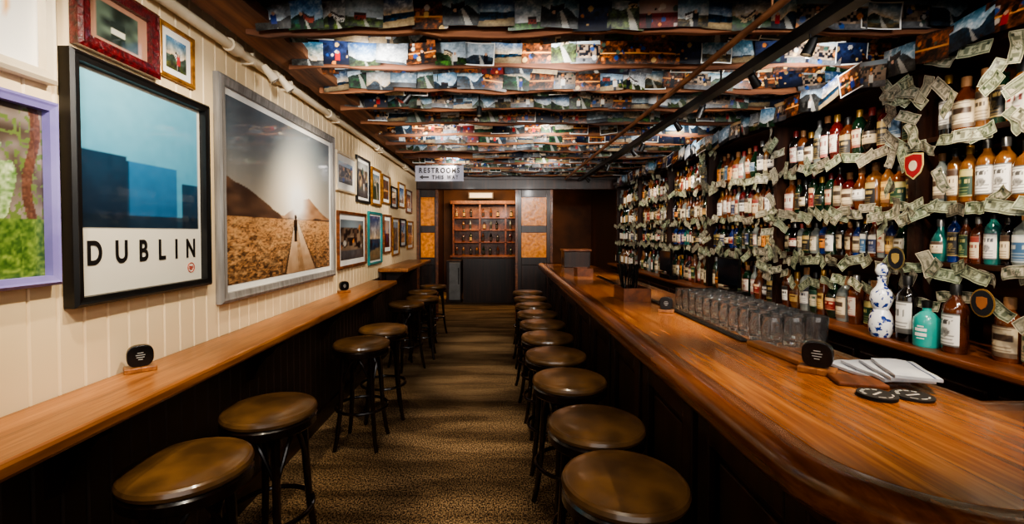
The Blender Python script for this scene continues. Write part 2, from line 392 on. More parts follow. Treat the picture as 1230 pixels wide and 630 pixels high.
# ---------------------------------------------------------------- framed pictures
def framed(name,y0,y1,z0,z1,fw,dep,fm,mw,fn,label,nx=24,ny=24,matm=WHITE,artm=ARTG):
    w=y1-y0;h=z1-z0
    r=empty(name,(WX+.001,(y0+y1)/2,(z0+z1)/2),(0,0,math.pi/2),label=label,cat='picture')
    m=MB()
    o=[(-w/2,-h/2),(w/2,-h/2),(w/2,h/2),(-w/2,h/2)]; i=[(-w/2+fw,-h/2+fw),(w/2-fw,-h/2+fw),(w/2-fw,h/2-fw),(-w/2+fw,h/2-fw)]
    mid=[(a[0]*.5+b[0]*.5,a[1]*.5+b[1]*.5) for a,b in zip(o,i)]
    rings=[[(x,0,z) for x,z in o],[(x,-dep*.8,z) for x,z in o],[(x*.7+X*.3,-dep,z*.7+Z*.3) for (x,z),(X,Z) in zip(o,i)],[(x,-dep*.92,z) for x,z in mid],[(x,-dep*.85,z) for x,z in i],[(x,-.004,z) for x,z in i]]
    vs=[p for rg in rings for p in rg]; fs=[]
    for a in range(len(rings)-1):
        for k in range(4): fs.append((a*4+k,a*4+(k+1)%4,a*4+4+(k+1)%4,a*4+4+k))
    m.add(vs,fs,fm); ob('frame',m.mesh('frame'),r)
    iw=w-2*fw; ih=h-2*fw
    if mw>0:
        ob('mat_board',MB().box(-iw/2,iw/2,-.007,-.001,-ih/2,ih/2,matm).mesh('mat'),r)
    ob('print',art('print',iw-2*mw,ih-2*mw,nx,ny,fn,artm),r,(0,-.009,0))
    return r
n1=vnoise(5)
def dub(u,v):
    if v<.30 or v>.985 or u<.02 or u>.98: return (226,220,202)
    V=(v-.30)/.685
    c=mix((64,140,174),(104,172,198),V)
    c=mix(c,(140,200,216),max(0,1-abs(u-.3)*2)*max(0,V-.4))
    if V<.50 and u<.335: c=mix((12,30,48),(22,58,84),V*1.6)
    elif V<.47 and u<.76: c=mix((30,84,124),(44,112,156),V*2) if u>.36 else (20,54,80)
    elif V<.36 and u>.80: c=mix((16,40,60),(30,70,98),V*2)
    if V<.09: c=mix(c,(12,30,44),.8)
    c=tuple(q+8*(n1(u*22,v*30)-.5) for q in c)
    return c
r=framed('framed_poster',1.437,2.124,1.255,2.093,.032,.045,BLACK,0,dub,'black framed blue city poster reading DUBLIN on the panelled wall',60,110)
INK=pm('ink',(26,22,22),(18,16,16),rough=.5); REDI=pm('red_ink',(190,70,50),(180,60,44),rough=.5)
put_text('DUBLIN',.535,.084,INK,r,(0,-.0115,-.243),.026,.52)
m=MB(); m.tube([(.021*math.cos(a*math.pi/10),0,.021*math.sin(a*math.pi/10)) for a in range(20)],.0016,REDI,6,True)
ob('emblem',m.mesh('emblem'),r,(.24,-.0115,-.33))
for dz,wd in((.005,.012),(-.001,.013),(-.007,.009)): ob('emblem_mark',MB().box(-wd,wd,-.001,.001,dz-.0015,dz+.0015,REDI).mesh('e'),r,(.24,-.0115,-.33))
n2=vnoise(11)
def beach(u,v):
    hz=.37
    rl=.37+.20*max(0,1-u/.42)**.8+.015*n2(u*20,1)
    rc=.37+.15*math.exp(-((u-.70)/.18)**2)+.012*n2(u*25,4)
    d=math.hypot((u-.585)*1.25,(v-.49)*.9)
    gl=math.exp(-(d/.13)**2)
    c=mix((170,154,134),(84,96,106),(v-hz)/.45)
    c=mix(c,(255,242,216),math.exp(-(d/.33)**2)*.95)
    if v<rc: c=mix((128,92,66),(188,144,106),n2(u*16,v*30))
    if v<rl: c=mix((60,42,34),(104,76,58),n2(u*16,v*30))
    c=mix(c,(255,254,250),min(1,gl*1.3)) 
    if v<hz:
        q=(hz-v)/hz; g=.4*n2(u*38,v*90)+.6*n1(u*100,v*170)
        c=mix((200,146,94),(50,34,24),q*.6+1.5*(g-.45))
        c=mix(c,(236,196,140),.6*max(0,n2(u*18+3,v*52)-.45))
        pc=.565+.06*q; wd=.012+.155*q
        if abs(u-pc)<wd:
            c=mix((236,214,184),(180,144,110),q); c=mix(c,(136,104,76),.6*n2(u*40,v*30)*q)
            if abs(u-pc)<.22*wd: c=mix(c,(140,106,70),.7*n1(u*60,v*60)+.2)
        elif abs(u-pc)<wd*1.12: c=(80,58,40)
        c=mix(c,(255,244,222),.7*math.exp(-(d/.16)**2))
    if ((u-.56)/.012)**2+((v-.385)/.018)**2<1: c=(6,6,8)
    if abs(u-.56)<.019 and .29<v<.370: c=(6,6,8)
    if abs(u-.56)<.014 and .215<v<.30: c=(6,6,8)
    return c
framed('framed_photograph',2.21,3.76,1.144,2.29,.05,.035,GREYF,.035,beach,'large grey framed photograph of a lone walker on a sandy track',210,170)
def flower(u,v):
    n=n1(u*44,v*48); n3=n1(u*12+7,v*13+3); n4=n2(u*80,v*80)
    if v<.34: c=mix((24,60,18),(134,156,66),n*.6+n4*.5); 
    else:
        c=mix((150,138,128),(70,58,48),n3*1.1)
        dx=math.hypot((u-.60)*1.3,(v-.52))
        if dx<.24+.12*n3: c=mix((60,104,34),(224,232,186),n*.7+n4*.4)
        elif n>.66: c=(96,116,56)
        if abs(u-.93-.03*math.sin(v*9))<.03: c=mix((74,46,34),(120,80,60),n4)
    return c
framed('framed_photograph',.86,1.403,1.339,1.90,.03,.04,PURP,.0,flower,'lilac framed garden photograph with green shrub',130,130)
def linep(u,v):
    if abs(u-.80)<.02 and .35<v: return (240,180,100)
    if abs(u-.6)<.015 and .3<v<.9: return (220,200,180)
    return (250,246,236)
framed('framed_picture',.9,1.403,1.955,2.40,.035,.04,CREAMF,.0,linep,'cream framed pale picture',30,10)
def botp(u,v):
    if abs(u-.5)<.12 and .15<v<.6 or abs(u-.5)<.04 and v<.85 and v>.1:
        return (190,190,170) if .3<v<.45 else (22,34,26)
    if abs(u-.5)<.35 and abs(v-.5)<.38: return mix((90,106,90),(16,24,20),n1(u*6,v*6))
    return (150,112,92)
framed('framed_picture',1.477,1.835,2.118,2.375,.045,.035,REDF,.0,botp,'ornate glossy dark red frame with a dark bottle picture',40,40)
framed('framed_photograph',1.844,2.06,2.149,2.376,.018,.02,GOLD,.03,scene_fn(31,'land'),'small gold framed landscape photograph')
fl=[(3.82,4.345,1.862,2.207,.02,CREAMF,.06),(4.37,4.815,1.803,2.26,.025,BLACK,.03),(3.857,4.667,1.179,1.693,.025,MIDW,.05),(4.755,5.287,1.15,1.729,.025,'teal',.02),
(4.88,5.27,1.80,2.22,.03,GOLD,.04),(5.33,5.7,1.85,2.2,.02,GOLD,.04),(5.76,6.1,1.82,2.1,.02,BLACK,.04),(6.18,6.6,1.85,2.2,.02,GOLD,.05),(6.7,7.1,1.8,2.15,.02,MIDW,.05),
(5.38,5.75,1.25,1.72,.02,MIDW,.05),(5.82,6.2,1.2,1.7,.02,GOLD,.04),(6.28,6.65,1.3,1.7,.02,BLACK,.04),(6.75,7.2,1.25,1.68,.02,GOLD,.04)]
TEALF=pm('teal_frame',(40,140,140),(30,110,110),rough=.4)
nm={CREAMF.name:'cream',BLACK.name:'black',MIDW.name:'brown wooden',GOLD.name:'gold'}
for i,(a,b,c,d,fw,fm,mw) in enumerate(fl):
    fmm=TEALF if fm=='teal' else fm
    framed('framed_picture',a,b,c,d,fw,.025,fmm,mw,scene_fn(50+i,['street','street','street','sea','land','pub','street','land','pub','red','street','sea','pub'][i]),('teal' if fm=='teal' else nm[fm.name])+' framed small picture hung on cream panelling',28,28)
# ---------------------------------------------------------------- sign
SIGNM=pm('sign_face',(146,146,160),(140,140,154),rough=.7)
r=empty('hanging_sign',(-.745,5.6,2.235),label='pale hanging sign reading RESTROOMS THIS WAY with arrow',cat='sign')
ob('board',MB().box(-.30,.30,-.01,.01,-.097,.097,SIGNM).mesh('b'),r)
put_text('RESTROOMS',.50,.066,INK,r,(0,-.012,.038),.034,.22)
put_text('THIS',.145,.052,INK,r,(-.02,-.012,-.046),.034,.22)
put_text('WAY',.14,.052,INK,r,(.165,-.012,-.046),.034,.16)
ob('arrow',MB().add([(-.25,0,-.046),(-.205,0,-.018),(-.205,0,-.036),(-.13,0,-.036),(-.13,0,-.056),(-.205,0,-.056),(-.205,0,-.074)],[(0,6,5,4,3,2,1)],INK).mesh('a'),r,(0,-.012,0))
for x in(-.25,.25): ob('chain',MB().cyl((x,0,.097),(x,0,.195),.003,METAL,n=6).mesh('c'),r)
# ---------------------------------------------------------------- ceiling photo prints
cards=[art('card',.172,.126,44,32,scene_fn(200+i,border=(i%9==0)),ARTM,(lambda a:(lambda u,v,x,z:(x,a*math.sin(u*math.pi)+a*.7*math.sin(v*math.pi),z)))(U(-.008,.008))) for i in range(90)]
ent=[]
for bi,yb in enumerate(ys):
    if yb<1.2: continue
    for (dy,tilt,zc,sc) in((.385,.08,2.507,.95),(.13,.62,2.526,.95)):
        x=-1.08+U(0,.06)
        while x<2.24:
            e=(x,yb+dy+U(-.014,.006),zc+U(-.014,.006),tilt+U(-.09,.09),random.gauss(0,.05),U(-.12,.12)); x+=U(.140,.175)*sc
            if abs(e[0]+.745)<.42 and abs(e[1]-5.6)<.06: continue
            ent.append(e)
ent=[e for e in ent if e[1]<7.5]
ent.sort(key=lambda e:e[1])
rest=[]
for i,e in enumerate(ent):
    me=random.choice(cards)
    if i<300:
        ob('photo_print',me,None,(e[0],e[1],e[2]),(e[3],e[4],e[5]),label='glossy photo print pinned to the wooden ceiling beams',cat='photo',group='photo prints pinned across the ceiling')
    else: rest.append((me,Matrix.Translation((e[0],e[1],e[2]))@Matrix.Rotation(e[5],4,'Z')@Matrix.Rotation(e[4],4,'Y')@Matrix.Rotation(e[3],4,'X')))
ob('photo_print',merged('prints',rest),label='many glossy photo prints pinned further along the ceiling',cat='photo',group='photo prints pinned across the ceiling',kind='stuff')
# ---------------------------------------------------------------- track and pipes on the ceiling
r=empty('lighting_track',(1.32,0,2.37),label='long black lighting track hung below the ceiling',cat='lighting track')
ob('rail',MB().box(-.03,.03,.3,7.4,-.025,.02,BLACK).mesh('t'),r)
for y in(1.2,2.7,4.2,5.7,7.0): ob('hanger',MB().cyl((0,y,.02),(0,y,.2),.006,BLACK,n=8).mesh('h'),r)
r=empty('ceiling_pipe',(1.08,0,2.38),label='brown metal conduit pipe hung below the ceiling',cat='pipe')
PIPEB=pm('pipe_brown',(140,96,64),(100,64,42),rough=.5,metal=.3)
ob('pipe',MB().cyl((0,.3,0),(0,7.4,0),.016,PIPEB).mesh('t',True),r)
for y in(1.8,3.1,4.4,5.7): ob('hanger',MB().cyl((0,y,0),(0,y,.2),.005,PIPEB,n=6).mesh('h'),r)
BULB=pm('bulb_glow',(255,240,220),(255,240,220),emit=(255,220,170),es=25)
def lamp(x,y,z,target,power,ang=70,col=(1,.83,.63),blend=.7,soft=.02):
    d=(Vector(target)-Vector((x,y,z))).normalized(); q=d.to_track_quat('-Z','Y')
    L=bpy.data.lights.new('spot','SPOT'); L.energy=power; L.spot_size=math.radians(ang); L.spot_blend=blend; L.color=col; L.shadow_soft_size=soft
    lo=bpy.data.objects.new('spot_lamp',L); COL.objects.link(lo); lo.location=Vector((x,y,z))+d*.05; lo.rotation_mode='QUATERNION'; lo.rotation_quaternion=q
def spot_fix(x,y,z,target,power,ang=70,col=(1,.83,.63),label='small black track spotlight aimed at the bottles',blend=.7,soft=.02,top=2.575):
    d=(Vector(target)-Vector((x,y,z))).normalized()
    q=d.to_track_quat('-Z','Y')
    r=empty('spotlight',(x,y,z),label=label,cat='lamp')
    ob('stem',MB().cyl((0,0,.0),(0,0,top-z),.005,BLACK,n=8).mesh('s'),r)
    h=ob('lamp_shade',MB().lathe([(.001,.035),(.016,.035),(.019,.02),(.024,-.035),(.022,-.035),(.018,.014),(.001,.014)],BLACK,16).mesh('h',True),r); h.rotation_mode='QUATERNION'; h.rotation_quaternion=q
    b=ob('bulb',MB().lathe([(.001,.0),(.015,-.008),(.017,-.018),(.001,-.022)],BULB,12).mesh('h',True),r); b.rotation_mode='QUATERNION'; b.rotation_quaternion=q
    lamp(x,y,z,target,power,ang,col,blend,soft)
TT=2.344
spot_fix(1.32,.75,2.29,(2.05,1.4,1.6),58,84,top=TT)
for y,e in((1.45,42),(2.35,42),(3.35,40),(4.45,34),(5.6,26),(6.75,20)): spot_fix(1.32,y,2.29,(2.05,y+.35,1.5),e,84,top=TT)
for y,e in((1.0,100),(2.05,100),(3.1,90),(4.3,80),(5.6,60)): spot_fix(1.32,y-.12,2.29,(.88,y+.15,1.07),e,42,(1,.82,.60),label='small black track spotlight shining down on the bar',blend=.9,top=TT)
spot_fix(-.63,3.1,2.42,(-1.4,3.3,1.6),74,84,(1,.87,.68),label='small black spotlight aimed at framed pictures')
spot_fix(-.15,3.35,2.40,(-.22,3.3,0),120,34,(1,.88,.72),label='small black spotlight shining on the carpet',blend=.9)
for y,ty,e in((.5,.95,68),(1.5,1.85,70),(4.3,4.8,48),(5.5,6.1,34)): lamp(-.5,y,2.42,(-1.4,ty,1.65),e,82,(1,.87,.68))
for y in(1.1,2.3,3.5): lamp(-.98,y,2.42,(-1.2,y+.2,.98),60,40,(1,.82,.58),.9)
for y,e in((1.9,120),(4.5,110),(5.9,80)): lamp(-.2,y,2.42,(-.22,y+.1,0),e,32,(1,.88,.72),.9)
for y in(1.25,2.35): lamp(.30,y,2.42,(.37,y+.15,.7),28,42,(1,.86,.66),.9)  # lights added over the bar stools, no fixture built
lamp(-.85,1.45,2.42,(-1.0,1.7,.7),32,36,(1,.86,.66),.9)
for x,y,e in((-.7,.3,66),(.2,.3,66),(1.0,.3,54),(1.8,.5,42),(-.7,2.2,44),(.3,2.25,44),(1.7,2.3,32),(-.6,4.0,42),(.4,4.1,42),(1.7,4.1,28),(-.6,5.8,24),(.6,5.8,24)):
    lamp(x,y,2.32,(x,y+2.0,2.46),e,150,(1,.96,.91),1,.06)  # added wash lights without fixtures, brighten the ceiling prints
# ---------------------------------------------------------------- bar counter
def outline(off):
    pts=[]
    x0=.54+off; r=.30; yb=.60+off
    pts.append((x0,6.3))
    rr=r-off
    for k in range(0,13):
        a=math.pi+ (math.pi/2)*k/12
        pts.append((x0+rr+rr*math.cos(a),yb+rr+rr*math.sin(a)))
    pts.append((1.75,yb)); pts.append((1.75,1.16-off)); pts.append((1.25-off,1.16-off)); pts.append((1.25-off,6.3))
    return pts
def lay(levels,mat,name):
    m=MB(); n=len(outline(0)); vs=[]
    for off,z in levels: vs+=[(x,y,z) for x,y in outline(off)]
    fs=[]
    for i in range(len(levels)-1):
        for k in range(n): fs.append((i*n+k,i*n+(k+1)%n,(i+1)*n+(k+1)%n,(i+1)*n+k))
    fs.append(tuple((len(levels)-1)*n+k for k in range(n))); fs.append(tuple(range(n))[::-1])
    m.add(vs,fs,mat); return m.mesh(name,True)
r=empty('bar_counter',(0,0,0),label='long polished wooden bar counter with rounded corner and panelled front',cat='bar counter')
EDGEW=woodm('bar_edge_wood',(56,27,10),(106,56,23),(146,88,42),0.24,0.4,'y',0,80,.012)
ob('countertop',lay([(.085,1.045),(.085,1.07)],BARWOOD,'top'),r)
ob('bar_rail',lay([(.06,.985),(.03,.985),(.008,.998),(0,1.015),(0,1.04),(.006,1.058),(.02,1.07),(.04,1.075),(.06,1.074),(.078,1.0705),(.086,1.069)],EDGEW,'rail'),r)
ob('molding',lay([(.12,.91),(.10,.92),(.085,.955),(.06,.985)],DARKWY,'mold'),r)
ob('body',lay([(.17,.0),(.17,.91)],DARKW,'body'),r)
ob('kickboard',lay([(.15,.0),(.15,.14),(.165,.16)],DARKW,'kick'),r)
for i in range(9):
    y0=.98+i*.6; y1=y0+.55
    m=MB(); X=.71
    m.box(X-.03,X,y0,y0+.08,.17,.90,DARKW); m.box(X-.03,X,y1-.08,y1,.17,.90,DARKW); m.box(X-.03,X,y0+.08,y1-.08,.17,.26,DARKW); m.box(X-.03,X,y0+.08,y1-.08,.81,.90,DARKW)
    m.box(X-.012,X,y0+.12,y1-.12,.3,.77,DARKW)
    ob('panel',m.mesh('panel'),r,bevel=.006)
# ---------------------------------------------------------------- stools
m=MB(); m.lathe([(.001,.688),(.182,.688),(.194,.698),(.197,.710),(.192,.722),(.184,.727),(.178,.7265),(.168,.731),(.12,.737),(.06,.74),(.001,.74)],LEATHER,40); ME_SEAT=m.mesh('seat',True)
m=MB(); m.lathe([(.15,.645),(.188,.647),(.196,.655),(.196,.684),(.188,.692),(.15,.692)],STOOLW,40); ME_RIM=m.mesh('rim',True)
pts=[(.135,0,.66),(.14,0,.6),(.148,0,.45),(.162,0,.25),(.185,0,.08),(.205,0,0.0)]
ME_LEG=MB().tube(pts,[.019,.018,.017,.016,.015,.014],STOOLW,10).mesh('leg',True)
ME_RING=MB().tube([(.175*math.cos(a*math.pi/16),.175*math.sin(a*math.pi/16),.27) for a in range(32)],.011,STOOLW,8,True).mesh('ring',True)
arc=[]
for k in range(9):
    t=k/8; a=math.pi/2*t; rad=.15-.05*math.sin(math.pi*t)*.6
    arc.append((rad*math.cos(a),rad*math.sin(a),.44+.195*math.sin(math.pi*t)))
ME_ARC=MB().tube(arc,.009,STOOLW,8).mesh('arc',True)
def stool(x,y,lab,group):
    a0=U(0,1.5)
    r=empty('bar_stool',(x,y,0),(0,0,a0),label=lab,cat='stool',group=group)
    ob('seat',ME_SEAT,r); ob('seat_rim',ME_RIM,r); ob('footrest_ring',ME_RING,r)
    for k in range(4):
        ob('leg',ME_LEG,r,(0,0,0),(0,0,k*math.pi/2)); ob('brace',ME_ARC,r,(0,0,0),(0,0,k*math.pi/2))
for x,y in((.393,1.40),(.395,1.825),(.372,2.38),(.36,2.87),(.36,3.37),(.368,3.86),(.365,4.34),(.367,4.84),(.37,5.35),(.37,5.9)):
    stool(x,y,'bentwood stool with round brown leather seat at the bar','stools along the bar')
for x,y in((-1.05,1.50),(-1.02,1.98),(-.98,3.18),(-.95,3.66),(-1.03,4.95),(-.93,5.4),(-1.02,5.95),(-.98,6.6)):
    stool(x,y,'bentwood stool with round brown leather seat beside wall ledge','stools along the wall ledge')
# ---------------------------------------------------------------- back bar
XS=1.95
r=empty('back_bar',(0,0,0),label='dark wood back bar with counter, cabinets and open bottle shelves',cat='shelving')
ob('back_panel',MB().box(2.27,2.298,1.0,7.5,1.0,2.42,MIDW).mesh('b'),r)
ob('counter_top',MB().box(1.80,2.27,1.0,7.5,.965,1.0,MIDW).mesh('c'),r,bevel=.01)
ob('base_cabinet',MB().box(1.86,2.27,1.0,7.5,0,.965,DARKW).mesh('c'),r)
for i in range(10): ob('door',MB().box(1.84,1.86,1.05+i*.64,1.05+i*.64+.6,.1,.9,DARKW).mesh('c'),r,bevel=.01)
for z in(1.37,1.63,1.93): ob('shelf',MB().box(XS,2.27,1.0,7.5,z-.022,z,DARKWY).mesh('s'),r)
PY=[1.02,2.12,3.17,4.2,5.2,6.3,7.46]
for y in PY: ob('post',MB().box(XS-.01,2.27,y-.02,y+.02,1.0,2.28,DARKW).mesh('p'),r)
ob('cornice',MB().box(XS-.06,2.27,1.0,7.5,2.28,2.32,DARKWY).box(XS-.03,2.27,1.0,7.5,2.24,2.28,DARKWY).mesh('c'),r)
SH={'round':[(.001,0),(.034,0),(.038,.008),(.038,.155),(.034,.178),(.018,.2),(.0145,.208),(.0145,.246),(.001,.246)],
'tall':[(.001,0),(.034,0),(.036,.008),(.036,.185),(.030,.205),(.015,.222),(.014,.23),(.014,.265),(.001,.265)],
'squat':[(.001,0),(.042,0),(.045,.01),(.045,.125),(.04,.145),(.02,.165),(.016,.172),(.016,.205),(.001,.205)],
'flared':[(.001,0),(.032,0),(.035,.01),(.041,.14),(.041,.16),(.03,.185),(.016,.2),(.015,.235),(.001,.235)],
'slim':[(.001,0),(.031,0),(.034,.01),(.034,.17),(.026,.2),(.013,.22),(.013,.255),(.001,.255)],
'bulb':[(.001,0),(.030,0),(.042,.03),(.046,.07),(.042,.11),(.028,.14),(.016,.16),(.015,.205),(.001,.205)]}
SHW=['round','round','tall','squat','squat','flared','flared','slim','bulb']
GC={'amber':((92,42,12),(50,22,7)),'pale':((124,80,38),(80,48,22)),'green':((18,46,28),(9,26,16)),'dark':((18,13,11),(10,8,7)),'clear':((126,132,128),(84,92,90)),'blue':((22,48,112),(12,28,76)),'red':((84,18,13),(52,10,8)),'honey':((108,54,16),(68,32,9)),'teal':((40,110,104),(24,78,74))}
GM={k:pm('bottle_'+k,a,b,(9,9,14),.07,coat=.7) for k,(a,b) in GC.items()}
LK=[((222,206,174),(60,40,30)),((236,231,220),(40,44,60)),((24,22,24),(190,164,100)),((204,168,98),(80,40,24)),((214,200,172),(30,70,56)),((210,194,164),(120,40,34)),((224,216,200),(130,36,34)),((238,235,228),(24,24,24)),((62,96,130),(226,222,210)),((190,172,138),(40,30,24)),((228,216,190),(90,70,40)),((26,60,44),(210,190,120)),((130,30,28),(226,206,160)),((220,140,60),(40,20,16)),((40,50,84),(220,210,190))]
CAPM=[pm('cap_black',(18,18,18),rough=.4),pm('cap_gold',(160,120,54),rough=.35,metal=.6),pm('cap_red',(110,24,20),rough=.4),pm('cap_cork',(130,90,54),rough=.7),pm('cap_silver',(150,150,150),rough=.3,metal=.8)]
BME={};LME={};CME={}
def body(s,g):
    if (s,g) not in BME: BME[(s,g)]=MB().lathe(SH[s],GM[g],16).mesh('bottle',True)
    return BME[(s,g)]
def radat(s,z):
    P=SH[s]
    for (r0,z0),(r1,z1) in zip(P[1:],P[2:]):
        if z0<=z<=z1 and z1>z0: return r0+(r1-r0)*(z-z0)/(z1-z0)
    return P[2][0]
def label(s,i):
    if (s,i) not in LME:
        z0,z1={'round':(.025,.148),'tall':(.035,.17),'squat':(.016,.12),'flared':(.04,.138),'slim':(.03,.155),'bulb':(.04,.10)}[s]
        bg,fg=LK[i]; nn=vnoise(i*7+3); st_=(i+len(s))%3
        def fn(u,v):
            if v<.04 or v>.96: return mix(fg,bg,.3)
            if st_==0:
                if .66<v<.80 and .15<u<.85: return mix(fg,bg,.25) if nn(u*26,int(v*9)*3)>.38 else bg
                if ((u-.5)/.2)**2+((v-.42)/.14)**2<1: return mix(fg,bg,.3+.5*nn(u*20,v*20))
            elif st_==1:
                if v>.72: return mix(fg,bg,.1)
                if .48<v<.62 and .12<u<.88: return mix(fg,bg,.2) if nn(u*26,5)>.4 else bg
            else:
                if .52<v<.74 and .1<u<.9: return mix(fg,bg,.15) if nn(u*18,9)>.4 else bg
                if v<.16: return mix(fg,bg,.35)
            for q in(.12,.22,.32,.88):
                if abs(v-q)<.022 and abs(u-.5)<.28+.1*nn(q*30,1): return mix(fg,bg,.5)
            return bg
        def bend(u,v,x,z):
            a=(u-.5)*2.3; zz=z0+(z1-z0)*v; rr=radat(s,zz)+.0008
            return (rr*math.sin(a),-rr*math.cos(a),zz)
        LME[(s,i)]=art('label',1,1,22,28,fn,ARTM,bend)
    return LME[(s,i)]
def cap(s,i):
    if (s,i) not in CME:
        r0=SH[s][-2][0]+.0025; z=SH[s][-1][1]
        CME[(s,i)]=MB().lathe([(r0,z-.03),(r0,z+.006),(r0-.002,z+.009),(.001,z+.009)],CAPM[i],12).mesh('cap',True)
    return CME[(s,i)]
gname={'amber':'amber','pale':'pale gold','green':'dark green','dark':'black','clear':'clear','blue':'blue','red':'red','honey':'honey coloured','teal':'teal'}
lname=['cream','white','black','yellow','cream','cream','white','white','blue','tan','cream','green','red','orange','navy']
def bottle(x,y,z,s,g,li,ci,sc,group,lbl=None,rz=-math.pi/2,wf=1.0):
    o=ob('bottle',body(s,g),None,(x,y,z+.0005),(0,0,rz+U(-.35,.25)),label=lbl or '%s glass bottle with %s paper label on the bar shelf'%(gname[g],lname[li]),cat='bottle',group=group)
    o.scale=(sc*wf,sc*wf,sc)
    ob('label_sticker',label(s,li),o); ob('cap',cap(s,ci),o)
    return o
rows=[(1.0,.30,'bottles on the back bar counter'),(1.37,.232,'bottles on the lower shelf'),(1.63,.268,'bottles on the middle shelf'),(1.93,.292,'bottles on the top shelf')]
GW=['amber','amber','amber','pale','green','dark','honey','clear','amber','honey','green','dark','pale','dark','red','green']
LW=[0,0,1,2,3,4,5,6,7,8,9,10,11,12,9,7,0,6,13,14,2]
spec=[]; stuffb=[]
for ri,(z,hm,grp) in enumerate(rows):
    y=1.08
    while y<7.4:
        s=random.choice(SHW); g=random.choice(GW if ri!=1 else ['green','dark','amber','blue','clear','teal','green','dark'])
        if ri==2 and 1.1<y<1.9: s='squat' if R()<.6 else 'round'; g='pale'
        h=SH[s][-1][1]+.009; sc=min(1.16,(hm-.012)/h)*U(.86,1.0)
        if ri==0: sc=min(1.2,.285/h)*U(.85,1)
        wf=.86
        wr=max(p[0] for p in SH[s])*sc*wf; y+=wr+.001
        if ri==0 and (1.80<y<2.27): y=2.275
        if any(abs(y-p)<.022+wr for p in PY): 
            p=[p for p in PY if abs(y-p)<.022+wr][0]; y=p+.024+wr
        li=random.choice(LW); ci=random.choice([0,0,1,2,3,3,4])
        if ri==2 and 1.1<y<1.9: li=random.choice([7,7,1,0])
        spec.append((y,2.005 if ri else 1.97+U(-.02,.02),z,s,g,li,ci,sc,grp,wf))
        stuffb.append((2.13+U(-.02,.01),y+U(.0,.03),z,s,random.choice(GW),random.randrange(len(LK)),sc,math.pi))
        y+=wr+U(.001,.004)
spec.sort(key=lambda q:q[0])
for q in spec[:288]: bottle(q[1],q[0],q[2],q[3],q[4],q[5],q[6],q[7],q[8],wf=q[9])
for q in spec[288:]: stuffb.append((q[1],q[0],q[2],q[3],q[4],q[5],q[7],math.pi))
for z in(.95,1.275,1.575,1.875):
    for k in range(11):
        x=-1.05+k*.165+U(-.02,.02)
        if any(abs(x-q)<.07 for q in(-1.13,-.48,.15,.73)): continue
        stuffb.append((x,11.06,z,random.choice(['round','squat','flared']),random.choice(GW),random.choice([2,3,7]),.9,-math.pi/2))
m=MB()
for (x,y,z,s,g,li,sc,fa) in stuffb:
    mx=Matrix.Translation((x,y,z))@Matrix.Diagonal((sc*.86,sc*.86,sc,1))
    m.lathe(SH[s],GM[g],8,mx)
    lm=pm('paper_%d'%(li%4),[(222,210,184),(234,228,214),(170,140,90),(40,40,44)][li%4],rough=.6)
    z0,z1=.035,.13; rad=max(p[0] for p in SH[s])+.001
    vs=[];fs=[]
    for k in range(6):
        a=(k/5-.5)*2.4+fa
        for zz in(z0,z1): vs.append((rad*math.cos(a),rad*math.sin(a),zz))
    for k in range(5): fs.append((2*k,2*k+1,2*k+3,2*k+2))
    m.add(vs,fs,lm,mx)
ob('bottle',m.mesh('rear_bottles',True),label='assorted glass bottles in the rear row and furthest shelves',cat='bottle',group='bottles in the rear row',kind='stuff')
CER=pm('painted_ceramic',(240,240,240),(24,52,130),(32,32,32),.15,coat=.6,lo=.42,hi=.47,detail=2)
o=ob('bottle',MB().lathe([(.001,0),(.036,0),(.046,.02),(.05,.06),(.044,.1),(.03,.13),(.04,.155),(.046,.18),(.04,.215),(.022,.24),(.016,.26),(.02,.285),(.001,.29)],CER,24).mesh('c',True),None,(1.84,2.16,1.0005),label='white ceramic bottle with blue hand painted flower pattern',cat='bottle')
ob('stopper',MB().lathe([(.012,.287),(.022,.30),(.026,.32),(.018,.345),(.001,.355)],CER,16).mesh('c',True),o)
TEAL=pm('bottle_turquoise',(60,176,166),(44,156,148),rough=.25,coat=.4)
o=ob('bottle',MB().lathe([(.001,0),(.044,0),(.047,.008),(.047,.10),(.044,.125),(.028,.145),(.016,.155),(.015,.19),(.001,.19)],TEAL,24).mesh('c',True),None,(1.88,1.97,1.0005),(0,0,-1.2),label='squat turquoise bottle with white lettering and dark cap',cat='bottle')
ob('cap',MB().lathe([(.018,.17),(.019,.2),(.001,.203)],CAPM[0],14).mesh('c',True),o)
for z0,z1,w in((.088,.094,.5),(.07,.083,.9),(.048,.062,.9),(.036,.04,.6)):
    vs=[];fs=[]
    for k in range(7):
        a=-math.pi/2+(k/6-.5)*w
        for zz in(z0,z1): vs.append((.0478*math.cos(a),.0478*math.sin(a),zz))
    for k in range(6): fs.append((2*k,2*k+2,2*k+3,2*k+1))
    ob('label_print',MB().add(vs,fs,WHITE).mesh('l'),o)
bottle(1.88,2.065,1.0,'tall','dark',7,0,1.1,'bottles on the back bar counter','black bottle with white label beside the turquoise bottle')
bottle(1.90,1.865,1.0,'round','amber',7,0,1.12,'bottles on the back bar counter','amber bottle with white label beside the turquoise bottle')
